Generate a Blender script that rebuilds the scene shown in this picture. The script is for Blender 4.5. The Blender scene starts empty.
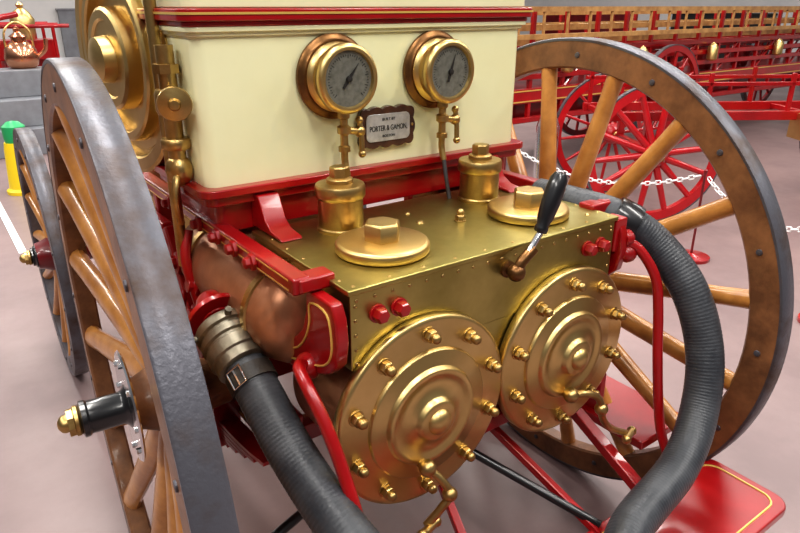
import bpy, bmesh, math, random
from mathutils import Vector, Matrix
V = Vector
random.seed(4)
SC = bpy.context.scene
COL = SC.collection
WL = {}

# ------------------------------------------------------------------ materials
def mat(name, col, metal=0.0, rough=0.4, col2=None, scale=6.0, bump=0.0, bscale=40.0, coat=0.0,
        rvar=0.0, stretch=(1, 1, 1), lo=0.35, hi=0.65, detail=5, bdist=0.002):
    m = bpy.data.materials.new(name)
    m.use_nodes = True
    nt = m.node_tree; N = nt.nodes; L = nt.links
    b = N['Principled BSDF']
    b.inputs['Metallic'].default_value = metal
    b.inputs['Roughness'].default_value = rough
    b.inputs['Coat Weight'].default_value = coat
    b.inputs['Coat Roughness'].default_value = 0.08
    b.inputs['Base Color'].default_value = (*col, 1)
    tc = N.new('ShaderNodeTexCoord'); mp = N.new('ShaderNodeMapping')
    mp.inputs['Scale'].default_value = stretch
    L.new(tc.outputs['Object'], mp.inputs['Vector'])
    if col2 is not None or rvar:
        n = N.new('ShaderNodeTexNoise'); n.inputs['Scale'].default_value = scale
        n.inputs['Detail'].default_value = detail; n.inputs['Roughness'].default_value = 0.62
        L.new(mp.outputs['Vector'], n.inputs['Vector'])
        r = N.new('ShaderNodeValToRGB')
        r.color_ramp.elements[0].position = lo; r.color_ramp.elements[1].position = hi
        r.color_ramp.elements[0].color = (*col, 1)
        r.color_ramp.elements[1].color = (*(col2 or col), 1)
        L.new(n.outputs['Fac'], r.inputs['Fac'])
        L.new(r.outputs['Color'], b.inputs['Base Color'])
        if rvar:
            mr = N.new('ShaderNodeMapRange')
            mr.inputs['From Min'].default_value = lo; mr.inputs['From Max'].default_value = hi
            mr.inputs['To Min'].default_value = max(0.03, rough - rvar); mr.inputs['To Max'].default_value = rough + rvar
            L.new(n.outputs['Fac'], mr.inputs['Value']); L.new(mr.outputs['Result'], b.inputs['Roughness'])
    if bump:
        n2 = N.new('ShaderNodeTexNoise'); n2.inputs['Scale'].default_value = bscale; n2.inputs['Detail'].default_value = 4
        L.new(mp.outputs['Vector'], n2.inputs['Vector'])
        bp = N.new('ShaderNodeBump'); bp.inputs['Strength'].default_value = bump; bp.inputs['Distance'].default_value = bdist
        L.new(n2.outputs['Fac'], bp.inputs['Height']); L.new(bp.outputs['Normal'], b.inputs['Normal'])
    return m

BRASS = mat('brass_polished', (0.70, 0.52, 0.23), 1, 0.35, (0.62, 0.44, 0.18), 6, 0.05, 90, rvar=0.04)
BRASSD = mat('brass_cast', (0.60, 0.43, 0.18), 1, 0.34, (0.42, 0.28, 0.11), 14, 0.25, 110, rvar=0.06)
BRASSB = mat('brass_sheet', (0.50, 0.43, 0.16), 1, 0.37, (0.30, 0.25, 0.08), 4, 0.2, 30, rvar=0.08, lo=0.3, hi=0.7)
BRONZE = mat('bronze_ring', (0.25, 0.125, 0.045), 0.8, 0.32, (0.12, 0.055, 0.022), 14, 0.2, 60)
CREAM = mat('cream_paint', (0.84, 0.84, 0.55), 0, 0.22, (0.79, 0.785, 0.49), 3, coat=0.5)
RED = mat('red_enamel', (0.38, 0.004, 0.007), 0, 0.30, (0.26, 0.003, 0.005), 4, coat=0.5, bump=0.1, bscale=20)
REDD = mat('red_enamel_dark', (0.20, 0.004, 0.007), 0, 0.34, (0.12, 0.003, 0.005), 5, coat=0.4)
GOLD = mat('gold_leaf', (0.75, 0.52, 0.14), 0.4, 0.35)
COPPER = mat('copper_worn', (0.48, 0.23, 0.125), 0.55, 0.36, (0.30, 0.135, 0.07), 5, 0.2, 30, rvar=0.06)
STEEL = mat('steel_tire_worn', (0.115, 0.115, 0.135), 0.45, 0.46, (0.075, 0.048, 0.038), 7, 0.4, 130, rvar=0.08, lo=.45, hi=.68)
CHROME = mat('chrome', (0.75, 0.75, 0.76), 1, 0.16)
NICKEL = mat('nickel_dull', (0.30, 0.27, 0.21), 0.9, 0.45, (0.17, 0.15, 0.11), 12, 0.4, 60)
RUBBER = mat('hose_rubber', (0.030, 0.033, 0.040), 0, 0.40, (0.060, 0.064, 0.072), 12, 0.4, 160, rvar=0.05)
BLACK = mat('black_enamel', (0.012, 0.012, 0.014), 0, 0.28, coat=0.5)
LEATHER = mat('leather_strap', (0.022, 0.018, 0.016), 0, 0.5, (0.05, 0.04, 0.03), 30, 0.5, 150)
WOOD = mat('varnished_hickory', (0.58, 0.27, 0.07), 0, 0.28, (0.36, 0.145, 0.035), 9, 0.3, 30, coat=0.4)
WOODD = mat('varnished_oak_felloe', (0.26, 0.115, 0.046), 0, 0.42, (0.12, 0.050, 0.021), 10, 0.4, 60, coat=0.12)
WOODL = mat('ladder_ash', (0.46, 0.26, 0.095), 0, 0.4, (0.28, 0.14, 0.05), 9, 0.3, 30)
WALNUT = mat('walnut_ring', (0.10, 0.04, 0.016), 0, 0.25, (0.045, 0.018, 0.009), 20, coat=0.6)
DIAL = mat('silvered_dial', (0.19, 0.19, 0.165), 0.2, 0.45, (0.12, 0.12, 0.10), 60)
SILVER = mat('silver_plate', (0.72, 0.72, 0.70), 0.6, 0.35, (0.5, 0.5, 0.48), 30)
DARK = mat('dark_ink', (0.015, 0.013, 0.012), 0, 0.6)
WHITE = mat('white_plastic', (0.8, 0.8, 0.8), 0, 0.4)
YEL = mat('yellow_plastic', (0.85, 0.62, 0.02), 0, 0.4)
GREEN = mat('green_plastic', (0.02, 0.35, 0.12), 0, 0.4)
GREY = mat('grey_paint', (0.22, 0.23, 0.25), 0, 0.5, (0.17, 0.17, 0.19), 5)
FLOORM = mat('epoxy_floor', (0.270, 0.190, 0.186), 0, 0.38, (0.195, 0.138, 0.138), 1.3, 0.1, 8, rvar=0.06, detail=9)
WALLM = mat('wall_paint', (0.72, 0.70, 0.68), 0, 0.7, (0.62, 0.62, 0.62), 1)

# ------------------------------------------------------------------ geometry builder
def frame(ax):
    n = V(ax).normalized()
    a = V((0, 0, 1)) if abs(n.z) < 0.9 else V((1, 0, 0))
    u = a.cross(n).normalized(); v = n.cross(u)
    return u, v, n

def cat(pts, n=8, cyc=False):
    P = [V(p) for p in pts]; out = []
    m = len(P)
    for i in range(m if cyc else m - 1):
        p0 = P[i - 1] if (i > 0 or cyc) else P[0] * 2 - P[1]
        p1 = P[i]; p2 = P[(i + 1) % m]
        p3 = P[(i + 2) % m] if (i + 2 < m or cyc) else P[-1] * 2 - P[-2]
        for k in range(n):
            t = k / n
            out.append(0.5 * ((2 * p1) + (p2 - p0) * t + (2 * p0 - 5 * p1 + 4 * p2 - p3) * t * t + (3 * p1 - p0 - 3 * p2 + p3) * t ** 3))
    if not cyc: out.append(P[-1])
    return out

class G:
    def __init__(s): s.bm = bmesh.new(); s.mi = 0
    def m(s, i): s.mi = i; return s
    def rings(s, R, caps=True, cyc=False):
        bm = s.bm
        vr = [[bm.verts.new(p) for p in r] for r in R]
        n = len(vr[0]); K = len(vr)
        for i in range(K if cyc else K - 1):
            a = vr[i]; b = vr[(i + 1) % K]
            for j in range(n):
                f = bm.faces.new((a[j], a[(j + 1) % n], b[(j + 1) % n], b[j])); f.material_index = s.mi
        if caps and not cyc:
            f = bm.faces.new(vr[0][::-1]); f.material_index = s.mi
            f = bm.faces.new(vr[-1]); f.material_index = s.mi
        return s
    def lathe(s, prof, o, ax, seg=48, ph=0.0):
        u, v, n = frame(ax); o = V(o)
        R = []
        for r, h in prof:
            r = max(r, 2e-4)
            R.append([o + n * h + (u * math.cos(ph + 2 * math.pi * k / seg) + v * math.sin(ph + 2 * math.pi * k / seg)) * r for k in range(seg)])
        return s.rings(R)
    def cyl(s, a, b, r0, r1=None, seg=24, ph=0.0):
        a = V(a); b = V(b)
        return s.lathe([(r0, 0), (r0 if r1 is None else r1, (b - a).length)], a, b - a, seg, ph)
    def sph(s, c, r, seg=20, sq=(1, 1, 1)):
        R = []
        for i in range(11):
            t = -math.pi / 2 + math.pi * i / 10
            rr = max(math.cos(t), 1e-3)
            R.append([V(c) + V((rr * math.cos(2 * math.pi * k / seg) * r * sq[0], rr * math.sin(2 * math.pi * k / seg) * r * sq[1], math.sin(t) * r * sq[2])) for k in range(seg)])
        return s.rings(R)
    def tube(s, pts, r, seg=16, cyc=False, flat=1.0):
        P = [V(p) for p in pts]; K = len(P)
        rad = r if isinstance(r, (list, tuple)) else [r] * K
        T = []
        for i in range(K):
            if cyc: t = P[(i + 1) % K] - P[i - 1]
            else: t = P[min(i + 1, K - 1)] - P[max(i - 1, 0)]
            T.append(t.normalized())
        u, v, n = frame(T[0]); R = []
        for i in range(K):
            if i:
                q = T[i - 1].rotation_difference(T[i]); u = q @ u
                u = (u - T[i] * u.dot(T[i])).normalized()
            v = T[i].cross(u)
            R.append([P[i] + (u * math.cos(2 * math.pi * k / seg) + v * math.sin(2 * math.pi * k / seg) * flat) * rad[i] for k in range(seg)])
        return s.rings(R, cyc=cyc)
    def box(s, c, sz, rot=None):
        c = V(c); x, y, z = sz[0] / 2, sz[1] / 2, sz[2] / 2
        R = []
        for zz in (-z, z):
            ring = [V((-x, -y, zz)), V((x, -y, zz)), V((x, y, zz)), V((-x, y, zz))]
            if rot is not None: ring = [rot @ p for p in ring]
            R.append([c + p for p in ring])
        return s.rings(R)
    def beam(s, a, b, w, h, up=(0, 0, 1)):
        a = V(a); b = V(b); n = (b - a).normalized(); sd = n.cross(V(up)).normalized(); u = sd.cross(n)
        R = [[p + sd * x * w / 2 + u * y * h / 2 for x, y in ((-1, -1), (1, -1), (1, 1), (-1, 1))] for p in (a, b)]
        return s.rings(R)
    def prism(s, poly, o, U, W, th):
        o = V(o); U = V(U); W = V(W); n = U.cross(W).normalized()
        return s.rings([[o + U * x + W * y + n * k * th / 2 for x, y in poly] for k in (-1, 1)])
    def torus(s, c, ax, R, r, seg=48, rs=12, flat=1.0):
        u, v, n = frame(ax); c = V(c)
        rg = []
        for i in range(seg):
            a = 2 * math.pi * i / seg; d = u * math.cos(a) + v * math.sin(a)
            rg.append([c + d * (R + r * math.cos(2 * math.pi * k / rs)) + n * r * flat * math.sin(2 * math.pi * k / rs) for k in range(rs)])
        return s.rings(rg, cyc=True)
    def annulus(s, c, ax, prof, seg=96):
        u, v, n = frame(ax); c = V(c)
        rg = []
        for i in range(seg):
            a = 2 * math.pi * i / seg; d = u * math.cos(a) + v * math.sin(a)
            rg.append([c + d * r + n * h for r, h in prof])
        return s.rings(rg, cyc=True)
    def obj(s, name, mats, parent=None, bevel=0.0, ang=38, label=None, bseg=2):
        bm = s.bm
        bmesh.ops.recalc_face_normals(bm, faces=bm.faces[:])
        mn = V((1e9,) * 3); mx = V((-1e9,) * 3)
        for v in bm.verts:
            for i in range(3):
                mn[i] = min(mn[i], v.co[i]); mx[i] = max(mx[i], v.co[i])
        c = (mn + mx) / 2
        if parent is None: c.z = mn.z
        bmesh.ops.translate(bm, verts=bm.verts[:], vec=-c)
        me = bpy.data.meshes.new(name); bm.to_mesh(me); bm.free()
        for p in me.polygons: p.use_smooth = True
        me.set_sharp_from_angle(angle=math.radians(ang))
        for mt in (mats if isinstance(mats, (list, tuple)) else [mats]): me.materials.append(mt)
        o = bpy.data.objects.new(name, me); COL.objects.link(o)
        o.location = c; WL[o.name] = c.copy()
        if bevel:
            md = o.modifiers.new('bevel', 'BEVEL'); md.width = bevel; md.segments = bseg; md.limit_method = 'ANGLE'; md.angle_limit = math.radians(50)
            md.harden_normals = True
        if parent is not None: par(o, parent)
        if label: o['label'] = label
        return o

def par(o, p):
    o.parent = p; o.matrix_parent_inverse = Matrix.Translation(-WL[p.name])

def thing(name, loc, label, cat_, group=None):
    o = bpy.data.objects.new(name, None); COL.objects.link(o)
    o.empty_display_size = 0.1
    o.location = loc; WL[o.name] = V(loc)
    o['label'] = label; o['category'] = cat_
    if group: o['group'] = group
    return o

def tag(o, label, cat_, group=None):
    o['label'] = label; o['category'] = cat_
    if group: o['group'] = group

def repeat(o, deltas):
    base = V(o.location)
    for d in deltas:
        c = o.copy(); c.location = base + V(d); COL.objects.link(c)

def rrect(x0, x1, y0, y1, r, n=6):
    out = []
    for cx, cy, a0 in ((x1 - r, y1 - r, 0), (x0 + r, y1 - r, 90), (x0 + r, y0 + r, 180), (x1 - r, y0 + r, 270)):
        for k in range(n + 1):
            a = math.radians(a0 + 90 * k / n); out.append((cx + r * math.cos(a), cy + r * math.sin(a)))
    return out

def text(body, loc, size, mt, parent, rot=(math.radians(90), 0, 0), name='lettering', ex=0.0006, sx=1.0):
    cu = bpy.data.curves.new(name, 'FONT'); cu.body = body; cu.size = size; cu.extrude = ex
    cu.align_x = 'CENTER'; cu.align_y = 'CENTER'
    t = bpy.data.objects.new(name + '_tmp', cu); COL.objects.link(t)
    bpy.context.view_layer.update()
    me = bpy.data.meshes.new_from_object(t.evaluated_get(bpy.context.evaluated_depsgraph_get()))
    bpy.data.objects.remove(t)
    me.transform(Matrix.Diagonal((sx, 1, 1, 1)))
    me.transform(Matrix.Rotation(rot[0], 4, 'X'))
    me.materials.clear(); me.materials.append(mt)
    o = bpy.data.objects.new(name, me); COL.objects.link(o); o.location = loc; WL[o.name] = V(loc)
    par(o, parent); return o

XA = V((1, 0, 0)); YA = V((0, 1, 0)); ZA = V((0, 0, 1))

# ------------------------------------------------------------------ setting
g = G(); g.box((5, 5, -0.05), (30, 24, 0.1)); fl = g.obj('floor', FLOORM); fl['kind'] = 'structure'
g = G(); g.box((5, 16.1, 2.6), (30, 0.2, 5.2)); w = g.obj('wall_back', WALLM); w['kind'] = 'structure'
g = G(); g.box((15.1, 4.5, 2.6), (0.2, 23, 5.2)); w = g.obj('wall_right', WALLM); w['kind'] = 'structure'
g = G(); g.box((-0.63, 8, 0.002), (0.05, 8, 0.004)); w = g.obj('trim_1', WHITE); w['kind'] = 'structure'

# ------------------------------------------------------------------ ENGINE
HUBY, R = 0.41, 0.755
E = thing('steam_fire_engine', (0, HUBY, 0), 'antique red and cream steam fire engine with brass pump', 'fire engine')

def wheel(name, rx, dish, hy, R, nsp, ph, parent, mtw, mts, side_plate=True, hubr=0.075, toe=0.0, fat=1.0):
    sx = 1 if rx > 0 else -1
    F = V((toe, 1, 0)).normalized()
    ax = V((sx * F.y, -sx * F.x, 0))
    c = V((rx, hy, R)); hc = c - ax * dish
    tw = 0.029
    def dr(a): return F * -math.cos(a) + ZA * math.sin(a)
    g = G(); g.annulus(c, ax, [(R - 0.090, -0.022), (R - 0.084, -0.028), (R - 0.009, -0.028), (R - 0.009, 0.028), (R - 0.084, 0.028), (R - 0.090, 0.022)], 128)
    W = g.obj(name, mtw, parent, label='large wooden spoked carriage wheel with iron tire')
    g = G(); g.annulus(c, ax, [(R - 0.0095, -tw), (R - 0.003, -tw), (R, -tw + 0.004), (R, tw - 0.004), (R - 0.003, tw), (R - 0.0095, tw)], 160)
    g.obj('tire', STEEL, W, label='worn grey iron tire')
    for k in range(nsp):
        a = math.radians(ph + 360 * k / nsp)
        d = dr(a)
        p0 = hc + d * (hubr * 0.85); p1 = c + d * (R - 0.084)
        side = d.cross(ax)
        rg = []
        for t, wa, wb in ((0, .016, .036), (.12, .022, .036), (.3, .027, .030), (.6, .025, .026), (.88, .0225, .024), (1, .024, .026)):
            p = p0.lerp(p1, t)
            rg.append([p + side * math.cos(q * math.pi / 6) * wa * fat + ax * math.sin(q * math.pi / 6) * wb for q in range(12)])
        g = G(); g.rings(rg); g.obj('spoke', mts, W)
    for s_ in (-1, 1):
        a = math.radians(ph + 180 / nsp); d = dr(a)
        g = G(); g.lathe([(.009, 0), (.008, .003), (0, .004)], c + d * (R - .05) + ax * .028 * s_, ax * s_, 10)
        fb = g.obj('felloe_bolt', STEEL, W)
        repeat(fb, [(dr(a + 2 * math.pi * k / nsp) - d) * (R - .05) for k in range(1, nsp)])
    g = G()
    g.lathe([(.05, -.13), (.058, -.12), (.062, -.08), (hubr, -.05), (hubr, .05), (.062, .08), (.058, .10)], hc, ax, 32)
    g.obj('hub', WOODD if side_plate else REDD, W)
    if side_plate:
        for off, rr in ((-.05, .12), (.10, .13)):
            g = G()
            g.lathe([(.045, off - .004), (rr - .004, off - .004), (rr, off), (rr - .004, off + .004), (.045, off + .004)], hc, ax, 48)
            if off > 0:
                for k in range(8):
                    a = 2 * math.pi * k / 8
                    g.cyl(hc + dr(a) * .105 + ax * .10, hc + dr(a) * .105 + ax * .110, .007, seg=6)
            g.obj('hub_flange', CHROME, W, label='thin steel hub flange')
    k_ = 1.0 if side_plate else .55
    g = G()
    g.lathe([(.047, .08), (.05, .09), (.05, .105), (.04, .112), (.037, .118), (.037, .165 * k_ + .02), (.041, .17 * k_ + .02), (.041, .18 * k_ + .02), (.030, .184 * k_ + .02)], hc, ax, 32)
    g.obj('hub_sleeve', BLACK, W)
    hn = hc + ax * (-.18 * (1 - k_) + .02)
    g = G()
    g.lathe([(.030, .182), (.034, .187), (.034, .194), (.024, .198)], hn, ax, 32)
    g.lathe([(.031, .196), (.031, .208)], hn, ax, 8)
    g.lathe([(.020, .208), (.020, .216), (.017, .222), (.008, .228), (0, .229)], hn, ax, 24)
    g.obj('hub_nut', BRASSD, W, label='brass axle nut')
    return W

wheel('wheel', -.745, .10, HUBY, R, 16, 10.4, E, WOODD, WOOD, toe=.068, fat=1.6)
wheel('wheel', .70, .065, HUBY, R, 16, 10.4, E, WOODD, WOOD, fat=1.15)
wheel('wheel', -.655, .045, 2.18, 0.56, 14, 5, E, STEEL, WOOD, False, toe=.03)
wheel('wheel', .665, .045, 2.18, 0.56, 14, 5, E, STEEL, WOOD, False)

for y, z in ((HUBY, R), (2.18, .56)):
    g = G(); g.box((0, y, z), (1.2, .07, .07)); g.obj('axle', RED, E, .006)
for sx in (-1, 1):
    g = G()
    for k in range(5):
        L = .36 - .06 * k; z0 = .52 + .013 * (4 - k)
        pts = [V((sx * .50, HUBY + .15 + t * L, z0 + .05 * (t * L / .36) ** 2)) for t in [i / 8 - 1 for i in range(17)]]
        rg = [[p + V((x * .024, 0, z * .0055)) for x, z in ((-1, -1), (1, -1), (1, 1), (-1, 1))] for p in pts]
        g.rings(rg)
    g.box((sx * .50, HUBY + .1, .60), (.07, .06, .20))
    g.obj('leaf_spring', RED, E, .001)
    g = G()
    g.beam((sx * .462, .07, 1.098), (sx * .462, 2.5, 1.098), .040, .036)
    g.beam((sx * .47, .09, 1.098), (sx * .39, .09, 1.098), .05, .030)
    g.beam((sx * .40, .28, .62), (sx * .40, 2.3, .62), .05, .07)
    for y in (.95, 1.5): g.beam((sx * .44, y, .6), (sx * .462, y, 1.09), .045, .035, (0, 1, 0))
    g.beam((sx * .50, .80, 1.02), (sx * .50, 2.4, 1.02), .03, .045)
    g.beam((sx * .50, .80, 1.03), (sx * .49, .62, .66), .03, .045)
    g.obj('frame_rail', RED, E, .006)
    for x, z, w_, h_ in ((.4825, 1.109, .001, .003), (.4825, 1.088, .001, .003)):
        g = G(); g.beam((sx * x, .09, z), (sx * x, 2.4, z), w_, h_); g.obj('pinstripe', GOLD, E)
    plate = [(.24, .62), (.30, .57), (.95, .57), (.95, .72), (.62, .72), (.55, .78), (.34, .78), (.24, .72)]
    g = G(); g.prism(plate, (sx * .455, 0, 0), YA, ZA, .02); PLT = g.obj('side_plate', RED, E, .004)
    g = G()
    q = [(.268, .635), (.31, .595), (.93, .592), (.93, .698), (.61, .698), (.54, .755), (.35, .755), (.268, .705)]
    g.tube(cat([V((sx * .4662, y, z)) for y, z in q], 4, True), .0035, 6, cyc=True); g.obj('pinstripe', GOLD, PLT)
    g = G()
    g.lathe([(.02, -.01), (.075, 0), (.105, .022), (.116, .06), (.116, .50), (.108, .56), (.07, .60)], (sx * .398, .17, .960), YA, 64)
    g.obj('copper_chamber', COPPER, E, label='brown copper pressure chamber')
    for yy in (.26, .62):
        g = G(); g.annulus((sx * .398, yy, .960), YA, [(.112, -.012), (.121, -.010), (.121, .010), (.112, .012)], 64); g.obj('chamber_band', BRASSD, E)

# pump box
g = G(); g.box((0, .215, 1.006), (.80, .43, .170))
g.box((0, .215, 1.094), (.812, .442, .012))
g.prism([(-.20, .925), (-.12, .86), (-.05, .78), (.05, .78), (.12, .86), (.20, .925)], (0, .10, 0), XA, ZA, .196)
PB = g.obj('pump_box', BRASSB, E, .003, label='rectangular brass pump valve chest')
def dome(g, p, n, r=.006): g.lathe([(r, 0), (r * .8, r * .35), (r * .3, r * .55), (0, r * .6)], p, n, 10)
def row(p, n, deltas, r=.0042, nm='rivet'):
    g = G(); dome(g, p, n, r); o = g.obj(nm, BRASSD, PB); repeat(o, deltas)
row((-.385, -.0005, 1.074), (0, -1, 0), [(.0428 * i, 0, 0) for i in range(1, 19)])
row((-.385, .012, 1.1), (0, 0, 1), [(.0856 * i, 0, 0) for i in range(1, 10)])
row((-.388, -.0005, .935), (0, -1, 0), [(.776 * j, 0, .032 * i) for j in (0, 1) for i in range(5) if i + j])
row((-.392, .05, 1.1), (0, 0, 1), [(.784 * j, .075 * i, 0) for j in (0, 1) for i in range(5) if i + j])

def bolt(p, ax, par_, s=1.0, mt=BRASSD, name='nut'):
    g = G(); p = V(p)
    g.lathe([(.021 * s, 0), (.021 * s, .004 * s)], p, ax, 20)
    g.lathe([(.0175 * s, .004 * s), (.0175 * s, .018 * s), (.015 * s, .021 * s)], p, ax, 6)
    g.lathe([(.011 * s, .02 * s), (.011 * s, .026 * s), (.0135 * s, .029 * s), (.0125 * s, .035 * s), (.008 * s, .040 * s), (0, .042 * s)], p, ax, 16)
    return g.obj(name, mt, par_, .001)

for sx in (-1, 1):
    c = V((sx * .227, 0, .772))
    g = G()
    g.lathe([(.185, 0), (.195, 0.0), (.195, .02), (.185, .025), (.185, .25)], c, YA, 64)
    g.obj('pump_barrel', COPPER, E)
    g = G()
    g.lathe([(.205, .001), (.227, .001), (.229, .004), (.229, .020), (.226, .024), (.218, .026), (.160, .028), (.157, .029), (.155, .036), (.152, .038), (.120, .039), (.117, .041), (.115, .049), (.111, .051),
             (.100, .050), (.094, .046), (.078, .046), (.064, .050), (.055, .055), (.051, .057), (.048, .066), (.042, .069), (.030, .070), (.027, .077), (.018, .083), (.008, .086), (0, .0865)],
            c, (0, -1, 0), 128)
    CV = g.obj('cylinder_cover', BRASS, E, ang=50, label='round polished brass pump cylinder cover with bolted rim')
    nb = bolt(c + V((0, -.026, .192)), (0, -1, 0), CV, .86)
    repeat(nb, [(math.cos(math.radians(90 - 36 * k)) * .192, 0, math.sin(math.radians(90 - 36 * k)) * .192 - .192) for k in range(1, 10)])

def crank(pts, par_, s=1.0):
    g = G()
    P = cat(pts, 6)
    g.tube(P, .0085 * s, 10)
    a = V(pts[0]); g.sph(a, .018 * s, 14)
    g.cyl(a + V((0, .05, .0)), a, .012, seg=12)
    e = V(pts[-1]); g.cyl(e - V((.025, .02, -.004)) * s, e + V((.025, .0, -.004)) * s, .009 * s, seg=10); g.sph(e + V((.025, 0, -.004)) * s, .012 * s, 10); g.sph(e - V((.025, .02, -.004)) * s, .012 * s, 10)
    m_ = P[len(P) // 2]; g.sph(m_, .016 * s, 12)
    g.obj('drain_cock', BRASSD, par_, label='brass drain cock with crank handle')
crank([(-.258, -.070, .665), (-.235, -.09, .635), (-.222, -.105, .60), (-.245, -.10, .565), (-.275, -.09, .530)], E, 1.1)
crank([(.215, -.065, .668), (.255, -.085, .668), (.295, -.095, .640), (.315, -.10, .575), (.365, -.095, .520), (.45, -.09, .465)], E, 1.15)

for sx in (-1, 1):
    g = G(); c = V((sx * .227, .142, 1.10))
    g.lathe([(.095, 0), (.101, .001), (.104, .005), (.104, .019), (.101, .024), (.094, .026), (.05, .028), (0, .028)], c, ZA, 64)
    cap = g.obj('valve_cap', BRASS, E, ang=50, label='round brass valve cap')
    g = G(); g.lathe([(.042, .027), (.042, .062), (.038, .067), (0, .068)], c, ZA, 6, ph=.35)
    g.obj('hex_nut', BRASS, cap, .002)
for sx in (-1, 1):
    g = G(); c = V((sx * .222, .325, 1.10))
    g.lathe([(.058, 0), (.058, .008), (.054, .011), (.054, .078), (.058, .081), (.060, .086), (.060, .106), (.057, .112), (.03, .115), (0, .116)], c, ZA, 48)
    cup = g.obj('oil_cup', BRASSD, E, label='brass lidded oil cup')
    g = G(); g.lathe([(.032, .112), (.032, .124), (.024, .128)], c, ZA, 20); g.lathe([(.024, .126), (.024, .150), (.021, .153), (0, .154)], c, ZA, 6)
    g.obj('cup_nut', BRASSD, cup, .002)
bolt((.052, .205, 1.10), ZA, PB, .75)
for p, r_ in (((-.04, .25, 1.1), .01), ((.35, .05, 1.1), .007), ((-.02, .33, 1.1), .008)):
    g = G(); dome(g, p, ZA, r_); g.obj('screw', BRASSD, PB)
for x in (-.338, -.286, .295, .345):
    g = G(); g.lathe([(.020, 0), (.020, .006)], (x, 0, 1.035), (0, -1, 0), 20); g.lathe([(.0165, .006), (.0165, .022), (.013, .027), (0, .028)], (x, 0, 1.035), (0, -1, 0), 6)
    g.obj('red_plug', RED, PB, .001, label='red painted hex plug')

# lever
g = G(); g.lathe([(.02, -.004), (.02, .006), (.012, .010), (.012, .035)], (.018, 0, 1.045), (0, -1, 0), 20); g.sph((.018, -.03, 1.045), .021, 16)
g.tube(cat([(.018, -.03, 1.045), (.03, -.033, 1.07), (.062, -.035, 1.095)], 5), .013, 12)
LV = g.obj('throttle_lever', BRONZE, E, label='bronze lever with black wooden grip')
g = G(); g.tube(cat([(.02, -.035, 1.05), (.055, -.035, 1.10), (.092, -.032, 1.138)], 6), .008, 12); g.obj('lever_rod', CHROME, LV)
g = G()
a = V((.082, -.032, 1.128)); b = V((.138, -.03, 1.258))
g.lathe([(.012, 0), (.015, .003), (.016, .010), (.014, .018), (.0185, .035), (.0215, .07), (.022, .10), (.020, .125), (.014, .138), (0, .142)], a, b - a, 24)
g.obj('grip', BLACK, LV)

# cream housing
CY = .46
g = G()
g.prism(rrect(-.49, .49, CY, .80, .03), (0, 0, 1.38), XA, YA, .36)
g.prism(rrect(-.497, .497, CY - .008, .808, .03), (0, 0, 1.543), XA, YA, .010)
g.prism(rrect(-.505, .505, CY - .016, .816, .03), (0, 0, 1.553), XA, YA, .012)
HS = g.obj('housing', CREAM, E, .003, label='cream painted rectangular housing')
g = G()
g.prism(rrect(-.515, .515, CY - .03, .83, .035), (0, 0, 1.200), XA, YA, .020)
g.prism(rrect(-.502, .502, CY - .015, .82, .03), (0, 0, 1.180), XA, YA, .026)
g.prism(rrect(-.47, .47, CY + .01, .80, .02), (0, 0, 1.135), XA, YA, .08)
g.obj('base_molding', RED, HS, .004)
g = G()
g.prism(rrect(-.507, .507, CY - .018, .82, .03), (0, 0, 1.564), XA, YA, .012)
g.prism(rrect(-.517, .517, CY - .030, .83, .035), (0, 0, 1.582), XA, YA, .026)
g.obj('top_molding', RED, HS, .004)
g = G()
g.prism(rrect(-.519, .519, CY - .032, .832, .036), (0, 0, 1.585), XA, YA, .005)
g.obj('top_pinstripe', GOLD, HS)
g = G()
g.prism(rrect(-.50, .50, CY - .01, .81, .03), (0, 0, 1.625), XA, YA, .06)
g.obj('upper_panel', CREAM, HS, .004)
g = G()
g.prism(rrect(-.51, .51, CY - .02, .82, .03), (0, 0, 1.67), XA, YA, .03)
g.obj('upper_trim', REDD, HS, .004)
for sx in (-1, 1):
    poly = [(.47, 1.185), (.425, 1.185), (.41, 1.16), (.395, 1.13), (.365, 1.113), (.32, 1.108), (.31, 1.101), (.47, 1.101)]
    g = G(); g.prism(poly, (sx * .36, 0, 0), YA, ZA, .055); g.obj('foot_bracket', RED, E, .005)

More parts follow.
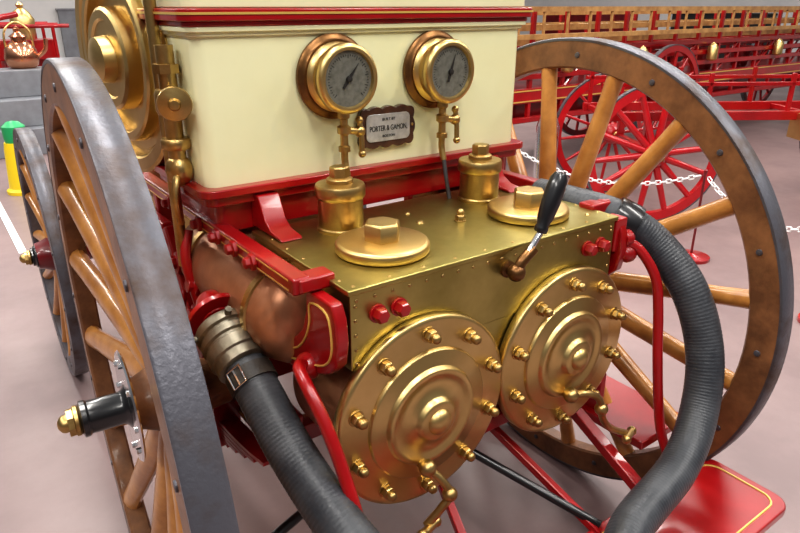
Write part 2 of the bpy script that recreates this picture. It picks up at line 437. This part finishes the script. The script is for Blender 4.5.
# gauges
for sx, na in ((-1, 52), (1, 72)):
    c = V((sx * .155, CY, 1.440)); ax = V((0, -1, 0))
    g = G(); g.lathe([(.07, .002), (.094, .002), (.100, .006), (.100, .014), (.094, .019), (.090, .020), (.086, .024), (.06, .026)], c, ax, 64)
    GA = g.obj('pressure_gauge', BRONZE, E, label='round brass pressure gauge with dark bronze backing ring')
    g = G(); g.lathe([(.078, .02), (.082, .026), (.078, .032), (.071, .036), (.071, .058), (.078, .060), (.081, .064), (.081, .078), (.078, .084), (.071, .087), (.066, .086), (.0635, .078), (.04, .0775)], c, ax, 64)
    g.obj('bezel', BRASS, GA, ang=50)
    g = G(); g.lathe([(.0645, .074), (.0645, .0785), (0, .0786)], c, ax, 48); g.obj('dial', DIAL, GA, label='grey silvered dial face')
    g = G()
    for k in range(41):
        t = math.radians(-135 + 270 * k / 40); d = V((math.sin(t), 0, math.cos(t)))
        L = .009 if k % 4 == 0 else .0045
        g.beam(c + ax * .0791 + d * .056, c + ax * .0791 + d * (.056 - L), .0012, .0008, (0, 1, 0))
    g.obj('dial_ticks', DARK, GA)
    g = G()
    t = math.radians(90 - na); d = V((math.sin(t), 0, math.cos(t)))
    p = d.cross(ax)
    g.rings([[c + ax * h - d * .026 + p * .003, c + ax * h - d * .026 - p * .003, c + ax * h - p * .004, c + ax * h + d * .045, c + ax * h + p * .004] for h in (.0805, .082)])
    g.lathe([(.007, .079), (.007, .085), (0, .086)], c, ax, 16)
    g.obj('needle', DARK, GA)
    g = G()
    z = 1.355; x = sx * .155
    g.lathe([(.012, .01), (.015, -.004), (.015, -.018), (.010, -.022), (.010, -.035), (.017, -.040), (.017, -.055), (.010, -.060), (.010, -.085), (.015, -.088), (.015, -.10)], (x, CY - .050, z + .01), ZA, 16)
    g.tube(cat([(x, CY - .050, z - .085), (x, CY - .050, z - .115), (x, CY - .06, z - .15)], 6), .009, 12)
    g.cyl((x, CY - .050, z - .038), (x + .045, CY - .05, z - .045), .009, seg=12)
    g.sph((x + .045, CY - .05, z - .045), .015, 12)
    g.tube(cat([(x + .045, CY - .05, z - .02), (x + .047, CY - .055, z - .05), (x + .045, CY - .06, z - .10)], 5), .007, 10)
    g.sph((x + .045, CY - .06, z - .10), .010, 10); g.sph((x + .045, CY - .05, z - .018), .010, 10)
    g.obj('gauge_cock', BRASSD, GA)
    g = G()
    g.tube(cat([(x, CY - .06, z - .145), (x + .002, CY - .07, 1.16), (x + .004, CY - .085, 1.10)], 6), .006, 10)
    g.obj('gauge_pipe', STEEL, GA)

# plaque
def scallop(rx, ry):
    base = rrect(-rx, rx, -ry, ry, ry * .45, 8)
    out = []
    for i in range(len(base)):
        a = V((*base[i], 0)); b = V((*base[(i + 1) % len(base)], 0)); k = max(1, int((b - a).length / .003))
        for j in range(k): out.append(a.lerp(b, j / k))
    L = 0; res = []
    tot_ = sum((out[(i + 1) % len(out)] - out[i]).length for i in range(len(out)))
    for i, p in enumerate(out):
        w_ = .0065 * abs(math.sin(math.pi * (12 * L / tot_ + .25)))
        n_ = V((p.x / rx ** 2, p.y / ry ** 2, 0)).normalized()
        q = p + n_ * w_; res.append((q.x, q.y)); L += (out[(i + 1) % len(out)] - p).length
    return res
g = G()
g.prism(scallop(.084, .048), (0, CY - .008, 1.305), XA, ZA, .016)
PQ = g.obj('name_plaque', WALNUT, HS, .003, label='scalloped dark wooden plaque with silver plate')
g = G(); g.prism(rrect(-.069, .069, -.035, .035, .014), (0, CY - .0175, 1.305), XA, ZA, .003); g.obj('plate', SILVER, PQ, .0008)
text('PORTER & GAMON,', (0, CY - .0195, 1.303), .0200, DARK, PQ, sx=.68)
text('BUILT BY', (0, CY - .0195, 1.326), .010, DARK, PQ)
text('BOSTON', (0, CY - .0195, 1.283), .010, DARK, PQ)
for x in (-.079, .079):
    g = G(); dome(g, (x, CY - .016, 1.305), (0, -1, 0), .004); g.obj('plaque_screw', BRASS, PQ)

# side brackets with pinstripe (red)
for sx in (-1, 1):
    poly = [(0.0, 1.08), (-.015, 1.05), (-.02, 1.0), (-.01, .95), (.02, .92), (.06, .90), (.12, .885), (.19, .86), (.25, .86), (.28, .90), (.22, .915), (.17, .94), (.125, .98), (.105, 1.03), (.10, 1.08)]
    g = G(); g.prism(poly, (sx * .428, 0, 0), YA, ZA, .028); BR = g.obj('side_bracket', RED, E, .006)
    g = G()
    pts = [V((sx * .4430, y, z)) for y, z in ((.015, 1.055), (.0, 1.0), (.01, .96), (.035, .935), (.075, .917), (.13, .902), (.19, .882), (.235, .880), (.205, .900), (.15, .925), (.110, .965), (.088, 1.01), (.08, 1.055))]
    g.tube(cat(pts, 4, True), .0026, 6, cyc=True); g.obj('pinstripe', GOLD, BR)
    if sx > 0:
        g = G()
        g.box((sx * .425, .02, 1.045), (.045, .05, .09))
        g.lathe([(.024, 0), (.024, .02), (.015, .03)], (sx * .44, .0, 1.03), (sx, -.3, 0), 16)
        g.sph((sx * .455, -.01, .99), .026, 14)
        g.obj('corner_casting', RED, E, .005)
        rail = [(.44, 0, 1.03), (.475, -.035, 1.0), (.50, -.075, .93), (.505, -.095, .84), (.50, -.12, .70), (.495, -.16, .52), (.50, -.20, .42), (.50, -.21, .36)]
    else:
        g = G(); g.lathe([(.03, 0), (.03, .012), (.02, .03)], (-.440, .10, .905), (-1, -.2, 0), 20); g.obj('rail_socket', RED, E, .003)
        rail = [(-.440, .10, .905), (-.478, .075, .925), (-.490, .02, .91), (-.482, -.03, .85), (-.470, -.07, .76), (-.462, -.12, .64), (-.46, -.165, .50), (-.46, -.21, .36)]
    g = G()
    g.tube(cat(rail, 8), .0135, 14)
    g.lathe([(.04, 0), (.04, .008), (.02, .012)], (rail[-1][0], -.21, .352), ZA, 20)
    g.obj('hand_rail', RED, E)

# tailboard
g = G(); g.prism(rrect(-.70, .70, -.46, -.20, .05), (0, 0, .338), XA, YA, .028); TB = g.obj('tailboard', RED, E, .006, label='red painted rear step board')
g = G()
pts = [V((x, y, .3525)) for x, y in rrect(-.67, .67, -.43, -.23, .04, 5)]
g.tube(pts, .003, 6, cyc=True); g.obj('pinstripe', GOLD, TB)
g = G()
for sx in (-1, 1):
    g.beam((sx * .40, .30, .60), (sx * .40, -.25, .33), .035, .03)
    g.beam((sx * .06, .30, .62), (sx * .19, -.22, .345), .022, .022)
g.beam((-.40, .30, .60), (.40, .30, .60), .05, .05)
g.beam((0, .05, .62), (0, .05, .50), .05, .03)
g.beam((-.2, .05, .60), (.2, .05, .60), .04, .04)
g.obj('step_brace', RED, E, .004)
g = G(); g.cyl((.0, .1, .50), (.20, -.21, .36), .012, seg=10); g.obj('black_rod', BLACK, E)
g = G(); g.cyl((-.42, .15, .50), (-.56, .12, .48), .012, seg=10); g.obj('black_rod', BLACK, E)
g = G(); g.box((.70, .10, .345), (.24, .34, .03)); g.box((.62, .2, .42), (.03, .16, .15)); g.obj('side_step', RED, E, .006)

# boiler and fittings
g = G()
g.lathe([(.36, 0), (.38, .02), (.38, 1.5), (.34, 1.7), (.2, 1.85)], (0, 1.35, .55), ZA, 64)
g.m(1)
for z in (.6, 1.0, 1.6, 2.0): g.annulus((0, 1.35, z), ZA, [(.37, -.02), (.395, -.02), (.395, .02), (.37, .02)], 64)
g.obj('boiler', [BRASS, BRASSD], E, label='tall brass jacketed boiler')
g = G()
cc = V((-.50, .92, 1.47)); axl = V((-1, -.12, 0))
g.lathe([(.285, -.03), (.300, -.025), (.300, .030), (.292, .036), (.262, .036), (.256, .030), (.254, .012)], cc, axl, 96)
g.lathe([(.24, .0), (.24, .014), (.215, .014), (.213, .045), (.207, .050), (.190, .050), (.186, .045), (.184, .022), (.13, .022), (.128, .060), (.120, .066), (.10, .066), (.095, .060), (.06, .060), (.055, .09), (.03, .10), (0, .101)], cc, axl, 96)
SCV = g.obj('brass_side_cover', BRASS, E, ang=30, label='large round ribbed brass cover')
g = G(); g.lathe([(.256, -.01), (.256, .008), (.235, .0085)], cc, axl, 64); g.obj('cover_recess', DARK, SCV)
g = G()
g.cyl((-.52, .56, 1.22), (-.52, .56, 1.52), .020); g.lathe([(.030, 0), (.034, .01), (.034, .045), (.030, .055)], (-.52, .56, 1.37), ZA, 24)
g.lathe([(.03, 0), (.034, .006), (.034, .02), (.03, .026)], (-.52, .56, 1.29), ZA, 24)
g.lathe([(.03, 0), (.03, .02)], (-.52, .56, 1.46), ZA, 8)
g.cyl((-.52, .56, 1.40), (-.53, .50, 1.40), .012); g.lathe([(.036, 0), (.038, .004), (.036, .010), (.014, .014), (.010, .025), (0, .026)], (-.53, .50, 1.40), (-.3, -.9, 0), 28)
g.sph((-.52, .56, 1.24), .032, 20, (1, 1, 1.2))
g.tube(cat([(-.52, .56, 1.24), (-.54, .53, 1.22), (-.55, .52, 1.17), (-.54, .53, 1.12)], 6), .009, 12)
g.cyl((-.52, .62, 1.70), (-.52, .62, .98), .014, seg=16)
g.obj('steam_valve', BRASSD, E, label='brass steam valve and pipework')
g = G(); g.lathe([(.020, 0), (.020, .010), (.013, .012), (.013, .022), (.008, .025)], (-.482, .25, 1.098), (-1, 0, 0), 6)
o = g.obj('red_bolt', RED, E, .002); repeat(o, [(0, .10, 0), (0, .20, 0), (0, .32, 0), (0, .55, 0)])
g = G(); g.lathe([(.032, 0), (.032, .013), (.02, .016), (.02, .030), (0, .031)], (-.50, .72, .95), (-1, 0, .2), 8)
o = g.obj('red_cap', RED, E, .002); repeat(o, [(0, .11, .03), (0, .24, 0), (0, .0, -.10), (0, -.10, -.12), (0, -.13, -.02)])
g = G()
g.tube(cat([(-.46, .60, .80), (-.50, .50, .88), (-.527, .42, .945), (-.534, .36, .930)], 6), .036, 16)
g.lathe([(.068, 0), (.068, .013), (.05, .016)], (-.534, .365, .934), (0, 1, .45), 24)
g.obj('hose_inlet', RED, E, .002)
g = G(); g.tube(cat([(-.50, .62, 1.07), (-.52, .60, 1.0), (-.51, .58, .90), (-.49, .56, .78)], 6), .014, 12); g.obj('red_pipe', RED, E)

# ------------------------------------------------------------------ suction hose
HO = thing('suction_hose', (0, -.3, .43), 'thick black rubber suction hose looped around the brass pump', 'hose')
ctrl = [(-.535, .318, .910), (-.530, .24, .868), (-.526, .17, .824), (-.520, .07, .757), (-.510, -.04, .70), (-.495, -.15, .652), (-.45, -.28, .58), (-.33, -.38, .50), (-.15, -.42, .45), (.0, -.39, .445),
        (.152, -.325, .47), (.394, -.285, .50), (.527, -.245, .585), (.585, -.20, .735), (.590, -.125, .887), (.565, -.02, .995), (.50, .06, 1.06), (.448, .16, 1.082), (.44, .30, 1.082)]
P = cat(ctrl, 60)
acc = [0.0]
for i in range(1, len(P)): acc.append(acc[-1] + (P[i] - P[i - 1]).length)
tot = acc[-1]; step = .0022; n = int(tot / step); Q = []; rad = []
j = 0
for i in range(n + 1):
    s_ = i * tot / n
    while j < len(acc) - 2 and acc[j + 1] < s_: j += 1
    t = (s_ - acc[j]) / max(acc[j + 1] - acc[j], 1e-9)
    Q.append(P[j].lerp(P[j + 1], min(t, 1)))
    rad.append(.0485 + .00036 * math.sin(2 * math.pi * s_ / .0095))
g = G(); g.tube(Q, rad, 32); g.obj('hose_body', RUBBER, HO, ang=80)
def at(s_): 
    i = min(int(s_ / tot * n), n - 2); return Q[i], (Q[i + 1] - Q[i]).normalized()
p, d = at(.0)
g = G(); g.lathe([(.05, -.03), (.060, -.028), (.066, -.02), (.066, -.004), (.060, 0), (.060, .006), (.066, .010), (.066, .024), (.060, .028), (.060, .034), (.065, .038), (.065, .066), (.060, .070), (.060, .092), (.054, .096)], p, d, 48)
for k in range(4):
    u, v, nn = frame(d); a = k * math.pi / 2
    g.cyl(p + (u * math.cos(a) + v * math.sin(a)) * .06 - d * .012, p + (u * math.cos(a) + v * math.sin(a)) * .080 - d * .012, .008, seg=10)
g.obj('hose_coupling', NICKEL, HO, label='dull nickel threaded hose coupling')
p, d = at(.128)
g = G(); g.lathe([(.048, -.018), (.0535, -.018), (.0535, .018), (.048, .018)], p, d, 40); g.obj('hose_strap', LEATHER, HO)
pc = p + (V((-.62, -.75, .2)) - d * V((-.62, -.75, .2)).dot(d)).normalized() * .055
nb = (pc - p).normalized(); sb = nb.cross(d)
g = G(); g.tube([pc + sb * a * .017 + d * b * .020 for a, b in ((-1, -1), (1, -1), (1, 1), (-1, 1))], .003, 8, cyc=True); g.beam(pc - d * .018, pc + d * .018, .004, .004, nb)
g.obj('strap_buckle', CHROME, HO)
p, d = at(tot - .27)
g = G(); g.lathe([(.049, -.035), (.055, -.033), (.057, -.02), (.057, .02), (.055, .033), (.049, .035)], p, d, 40); g.obj('hose_clamp_band', BLACK, HO)

# ------------------------------------------------------------------ background vehicles
def bgwheel(name, c, ax, R, nsp, parent, mt, spmt, ph=0, thick=1.0):
    c = V(c); u, v, nn = frame(ax)
    g = G(); g.annulus(c, ax, [(R - .06 - .015 * thick, -.024), (R - .01, -.024), (R - .01, .024), (R - .06 - .015 * thick, .024)], 64)
    W = g.obj(name, mt, parent)
    g = G(); g.annulus(c, ax, [(R - .011, -.026), (R, -.026), (R, .026), (R - .011, .026)], 64); g.obj('tire', STEEL, W)
    for k in range(nsp):
        a = ph + 2 * math.pi * k / nsp; d = u * math.cos(a) + v * math.sin(a)
        g = G(); g.cyl(c + d * .05, c + d * (R - .06), .024 * thick, .018 * thick, 10); g.obj('spoke', spmt, W)
    g = G(); g.lathe([(.04, -.10), (.085, -.06), (.10, 0), (.085, .06), (.05, .10)], c, ax, 24); g.obj('hub', mt, W)
    g = G(); g.lathe([(.035, .10), (.035, .13), (.02, .15), (0, .152)], c, ax, 16); g.obj('hub_cap', BRASSD, W)
    return W

D = V((.84, -.543, 0)).normalized(); Nn = V((.543, .84, 0)).normalized()
B0 = V((3.50, 1.91, 0))
def wp(s_, n_, z): return B0 + D * s_ + Nn * n_ + V((0, 0, z))
r3 = Matrix.Rotation(math.atan2(D.y, D.x), 3, 'Z')
REDB = mat('red_enamel_bright', (0.50, 0.006, 0.012), 0, 0.3, (0.40, 0.005, 0.01), 5, coat=0.5)
T2 = thing('hose_cart', wp(.9, .5, 0), 'bright red antique hose cart with spoked wheels', 'cart')
for s_, n_ in ((0, 0), (0, .9), (2.3, 0), (2.3, .9)):
    bgwheel('wheel', wp(s_, n_, .54), -Nn, .54, 14, T2, REDB, REDB, .1, 1.2 if n_ == 0 else .7)
g = G()
for n_ in (.18, .72):
    g.beam(wp(-.35, n_, .80), wp(3.0, n_, .80), .05, .07)
    g.beam(wp(-.35, n_, 1.04), wp(3.0, n_, 1.04), .03, .03)
    for s_ in (-.3, .45, 1.1, 1.7, 2.2): g.beam(wp(s_, n_, .80), wp(s_, n_, 1.12), .03, .03, D)
for s_ in (-.3, .4, 1.3, 2.2): g.beam(wp(s_, .18, .80), wp(s_, .72, .80), .04, .04)
for s_ in (0, 2.3):
    g.beam(wp(s_, -.06, .54), wp(s_, .96, .54), .05, .05)
    for n_ in (.18, .72): g.beam(wp(s_, n_, .54), wp(s_, n_, .80), .05, .05, D)
g.obj('cart_frame', RED, T2, .004)
g = G(); g.box(wp(1.45, .10, .72), (.55, .28, .20), r3); g.obj('tool_box', BRASS, T2, .006, label='yellow brass tool box')
g = G(); g.lathe([(.05, 0), (.09, .02), (.09, .25), (.06, .32), (.03, .36), (.05, .38), (0, .42)], wp(1.35, .15, .82), ZA, 24); g.obj('brass_lantern', BRASS, T2)

T1 = thing('ladder_wagon', (7, 4.0, 0), 'long red antique ladder wagon with varnished ladders on top', 'wagon')
WY = -.75
for x in (6.0, 10.5):
    for y in (4.2, 5.4): bgwheel('wheel', (x, y + WY, .60), V((0, -1, 0)), .60, 14, T1, RED, RED, .1)
Y0, Y1 = 4.35 + WY, 5.25 + WY
g = G()
for y in (Y0, Y1):
    for z, h in ((.78, .14), (.96, .05), (1.08, .05), (1.20, .05), (.55, .05)):
        g.beam((3.3, y, z), (12.5, y, z), .06, h)
    for i in range(20): g.beam((3.4 + i * .47, y, .55), (3.4 + i * .47, y, 1.56), .04, .04, XA)
    for i in range(10): g.beam((3.4 + i * .94, y, .80), (3.87 + i * .94, y, 1.2), .025, .025, XA + ZA)
for i in range(20):
    for z in (.8, 1.18): g.beam((3.4 + i * .47, Y0, z), (3.4 + i * .47, Y1, z), .04, .04)
for x in (6.0, 10.5):
    g.beam((x, 4.15 + WY, .6), (x, 5.45 + WY, .6), .06, .06)
    for y in (Y0, Y1): g.beam((x, y, .6), (x, y, .78), .06, .06, XA)
g.obj('wagon_frame', RED, T1, .004)
for z in (.83, .73): 
    g = G(); g.beam((3.3, Y0 - .032, z), (12.5, Y0 - .032, z), .004, .012); g.obj('pinstripe', GOLD, T1)
g = G(); g.lathe([(.10, 0), (.14, .26), (.13, .26), (.09, .02)], (4.6, 4.6 + WY, .84), ZA, 20); o = g.obj('fire_bucket', REDD, T1); repeat(o, [(.9, 0, 0), (1.8, 0, 0), (2.7, 0, 0), (3.6, 0, 0)])
g = G(); g.lathe([(.03, 0), (.06, .02), (.06, .16), (.03, .20), (0, .22)], (4.3, Y0 - .09, .98), ZA, 20); o = g.obj('brass_lamp', BRASS, T1); repeat(o, [(1.2, 0, 0), (2.6, 0, 0), (4.2, 0, 0)])
g = G(); g.box((8, 4.8 + WY, .66), (8.9, .7, .34)); g.obj('wagon_bed', REDD, T1, .01)

def ladder(x0, x1, y0, y1, z, lab, edge=False):
    g = G(); y0 += WY; y1 += WY
    if edge:
        g.beam((x0, y0, z), (x1, y0, z), .04, .045); g.beam((x0, y0, z + .24), (x1, y0, z + .24), .04, .045)
    else:
        g.beam((x0, y0, z), (x1, y0, z), .04, .055); g.beam((x0, y1, z), (x1, y1, z), .04, .055)
    L = g.obj('ladder', WOODL, None); tag(L, lab, 'ladder', 'ladders on the wagon')
    k = int((x1 - x0) / .33)
    g = G(); x = x0 + .16
    if edge: g.cyl((x, y0, z), (x, y0, z + .24), .015, seg=8)
    else: g.cyl((x, y0, z), (x, y1, z), .016, seg=8)
    o = g.obj('rung', WOODL, L); repeat(o, [(.33 * i, 0, 0) for i in range(1, k)])
ladder(3.2, 12.8, 4.50, 5.10, 1.265, 'long varnished wooden ladder lying on a red wagon')
ladder(3.4, 12.6, 4.24, 4.24, 1.33, 'varnished wooden ladder hung on edge beside a red wagon', True)
ladder(3.5, 13.0, 4.46, 5.04, 1.40, 'long varnished wooden ladder lying on a red wagon')
ladder(3.2, 12.2, 4.50, 5.14, 1.54, 'long varnished wooden ladder lying on a red wagon')

ex = V((3.42, 2.92, 0))
EX = thing('fire_extinguisher', ex, 'polished chrome fire extinguisher standing on the floor', 'fire extinguisher')
g = G(); g.lathe([(.10, 0), (.105, .01), (.10, .03), (.10, .62), (.08, .69), (.03, .73), (.03, .77)], ex, ZA, 32); g.obj('tank', CHROME, EX)
g = G(); g.lathe([(.04, .76), (.04, .80), (.02, .82)], ex, ZA, 16); g.torus(ex + V((0, 0, .82)), (.5, .8, 0), .05, .01, 20, 8); g.tube(cat([ex + V((-.04, -.03, .75)), ex + V((-.11, -.12, .55)), ex + V((-.08, -.10, .25))], 6), .012, 8); g.obj('valve_head', BRASSD, EX)

# chain barrier
posts = [(2.75, 2.75), (3.05, 1.23), (2.72, .25)]
for i, (x, y) in enumerate(posts):
    S = thing('barrier_post', (x, y, 0), 'slim red barrier post with a flat red base', 'barrier post', 'barrier posts on the floor')
    g = G(); g.lathe([(.12, 0), (.12, .02), (.03, .035), (.02, .04)], (x, y, 0), ZA, 28); g.obj('post_base', RED, S)
    g = G(); g.lathe([(.008, .03), (.008, .58), (.013, .59), (.013, .61), (0, .62)], (x, y, 0), ZA, 16); g.obj('pole', REDD, S)
for a, b in ((0, 1), (1, 2)):
    pa = V((*posts[a], .57)); pb = V((*posts[b], .57)); d0 = (pb - pa).normalized(); pa += d0 * .03; pb -= d0 * .03
    L = (pb - pa).length; k = int(L / .035)
    g = G()
    def cp(t): q = pa.lerp(pb, t); q.z -= .16 * 4 * t * (1 - t); return q
    for i in range(k):
        t = (i + .5) / k; c = cp(t); d = (cp(t + .01) - cp(t - .01)).normalized(); u, v, nn = frame(d)
        w = u if i % 2 else v
        g.tube([c + d * x * .024 + w * y * .012 for x, y in ((-1, 0), (-.6, 1), (.6, 1), (1, 0), (.6, -1), (-.6, -1))], .0045, 6, cyc=True)
    o = g.obj('barrier_chain', WHITE); tag(o, 'white plastic link chain hanging between barrier posts', 'chain', 'barrier chains')

YB = thing('caution_post', (-.36, 5.8, 0), 'yellow plastic caution post with a green top', 'caution post')
yp = V((-.36, 5.8, 0))
g = G(); g.lathe([(.16, 0), (.16, .03), (.135, .05), (.11, .40), (.10, .46)], yp, ZA, 24); g.obj('cone', YEL, YB)
g = G(); g.lathe([(.085, .45), (.095, .50), (.095, .60), (.05, .64), (0, .65)], yp, ZA, 24); g.obj('cap', GREEN, YB)

ox, oy = -.25, 1.25
T3 = thing('hand_pumper', (.45 + ox, 8.6 + oy, 0), 'red hand pumper with brass fittings and copper dome', 'hand pumper')
for x, y in ((-.1, 8.0), (-.1, 9.3), (1.2, 8.0), (1.2, 9.3)):
    bgwheel('wheel', (x + ox, y + oy, .4), XA, .40, 12, T3, RED, RED)
g = G(); g.box((.55 + ox, 8.65 + oy, .62), (1.0, 2.0, .3)); g.box((.55 + ox, 8.65 + oy, .95), (.5, .9, .4)); g.beam((-.15 + ox, 8 + oy, .4), (1.25 + ox, 8 + oy, .4), .05, .05); g.beam((-.15 + ox, 9.3 + oy, .4), (1.25 + ox, 9.3 + oy, .4), .05, .05)
g.box((.55 + ox, 8.0 + oy, .46), (.3, .1, .1)); g.box((.55 + ox, 9.3 + oy, .46), (.3, .1, .1)); g.box((.4 + ox, 8.3 + oy, 1.05), (1.1, .5, .25))
g.obj('pumper_body', RED, T3, .01)
g = G()
for y in (7.9, 8.7, 9.5): g.cyl((ox, y + oy, 1.35), (1.1 + ox, y + oy, 1.35), .025, seg=12); g.cyl((.2 + ox, y + oy, .75), (.2 + ox, y + oy, 1.35), .022, seg=12); g.cyl((.9 + ox, y + oy, .75), (.9 + ox, y + oy, 1.35), .022, seg=12)
g.cyl((ox, 7.8 + oy, 1.35), (ox, 9.6 + oy, 1.35), .03, seg=12)
g.tube(cat([(.1 + ox, 7.8 + oy, .8), (.0 + ox, 7.7 + oy, 1.1), (.15 + ox, 7.7 + oy, 1.4), (.5 + ox, 7.8 + oy, 1.5)], 8), .035, 12)
g.obj('pump_handles', RED, T3)
g = G(); g.lathe([(.10, 0), (.13, .1), (.15, .28), (.09, .38), (.03, .42), (.05, .46), (0, .5)], (.60 + ox, 8.2 + oy, 1.15), ZA, 24); g.obj('air_dome', BRASS, T3)
UR = thing('copper_kettle', (.12, 8.3, .9), 'polished copper kettle on a grey stepped platform', 'kettle')
ku = V((.12, 8.3, .9))
KET = mat('copper_polished', (0.62, 0.30, 0.18), 1, 0.22)
g = G(); g.lathe([(.13, 0), (.17, .04), (.19, .12), (.17, .22), (.11, .29), (.08, .31), (.08, .35), (.10, .36), (.05, .40), (.02, .42), (.035, .45), (0, .48)], ku, ZA, 32); g.obj('kettle_body', KET, UR)
g = G(); g.tube(cat([ku + V((.15, -.05, .12)), ku + V((.25, -.08, .2)), ku + V((.28, -.09, .33))], 6), .025, 12); g.obj('kettle_spout', KET, UR)
g = G(); g.tube(cat([ku + V((-.15, 0, .2)), ku + V((-.13, 0, .42)), ku + V((0, 0, .52)), ku + V((.13, 0, .42)), ku + V((.15, 0, .2))], 6), .012, 10); g.obj('kettle_handle', BRASS, UR)
g = G(); g.box((-.1, 8.0, .15), (1.4, 1.0, .30)); g.box((-.1, 8.1, .45), (1.4, .8, .3)); g.box((-.1, 8.25, .75), (1.4, .5, .3))
o = g.obj('stepped_platform', GREY, None, .01); tag(o, 'grey stepped display platform on the floor', 'platform')
for i, (x, y, w_, d_, h_, m_) in enumerate(((-1.2, 15.9, 1.6, .1, 1.5, REDD), (3.0, 15.9, 2.2, .1, 1.5, GREY), (7, 15.9, 3, .1, 1.4, DARK), (11, 15.9, 2.6, .1, 1.5, WALNUT), (14.9, 12, .1, 3, 1.45, REDD), (14.9, 8, .1, 2.5, 1.4, DARK), (14.9, 4.4, .1, 3, 1.45, GREY))):
    g = G(); g.box((x, y, h_ / 2), (w_, d_, h_)); g.box((x, y, h_ + .02), (w_ + .06, d_ + .04, .04)); o = g.obj('display_panel', m_); tag(o, 'tall free-standing display panel along the wall', 'display panel', 'panels along the walls')

# ------------------------------------------------------------------ lights
def area(loc, sx, sy, p, col=(1, 1, 1), rot=(0, 0, 0)):
    l = bpy.data.lights.new('ceiling_light', 'AREA'); l.shape = 'RECTANGLE'; l.size = sx; l.size_y = sy; l.energy = p; l.color = col
    o = bpy.data.objects.new('ceiling_light', l); COL.objects.link(o); o.location = loc; o.rotation_euler = rot
for x in (-3.2, -.6, 2.0, 4.6, 7.5):
    for y in (-2.4, 1.4, 5.5, 10):
        area((x, y, 4.6), .35, 2.6, 92, (1, .965, .91))
W = bpy.data.worlds.new('world'); SC.world = W; W.use_nodes = True
nt = W.node_tree; bg = nt.nodes['Background']
tc = nt.nodes.new('ShaderNodeTexCoord'); sp = nt.nodes.new('ShaderNodeSeparateXYZ'); rp = nt.nodes.new('ShaderNodeValToRGB')
nt.links.new(tc.outputs['Generated'], sp.inputs[0]); nt.links.new(sp.outputs['Z'], rp.inputs['Fac']); nt.links.new(rp.outputs['Color'], bg.inputs['Color'])
rp.color_ramp.elements[0].position = 0.0; rp.color_ramp.elements[0].color = (.20, .18, .18, 1)
rp.color_ramp.elements[1].position = .55; rp.color_ramp.elements[1].color = (.80, .81, .83, 1)
e = rp.color_ramp.elements.new(.16); e.color = (.20, .19, .19, 1)
bg.inputs['Strength'].default_value = 0.52

# ------------------------------------------------------------------ camera
cam = bpy.data.cameras.new('camera'); co = bpy.data.objects.new('camera', cam); COL.objects.link(co)
cam.sensor_width = 36; cam.lens = 29.25; cam.clip_start = .02
r = V((.811, -.585, 0)).normalized(); f = V((.543, .7527, -.3726)).normalized(); u = r.cross(f)
M = Matrix((r, u, -f)).transposed().to_4x4(); M.translation = V((-.98, -.968, 1.6)); co.matrix_world = M
SC.camera = co
SC.view_settings.view_transform = 'Standard'
try: SC.view_settings.look = 'Medium High Contrast'
except Exception: SC.view_settings.look = 'None'
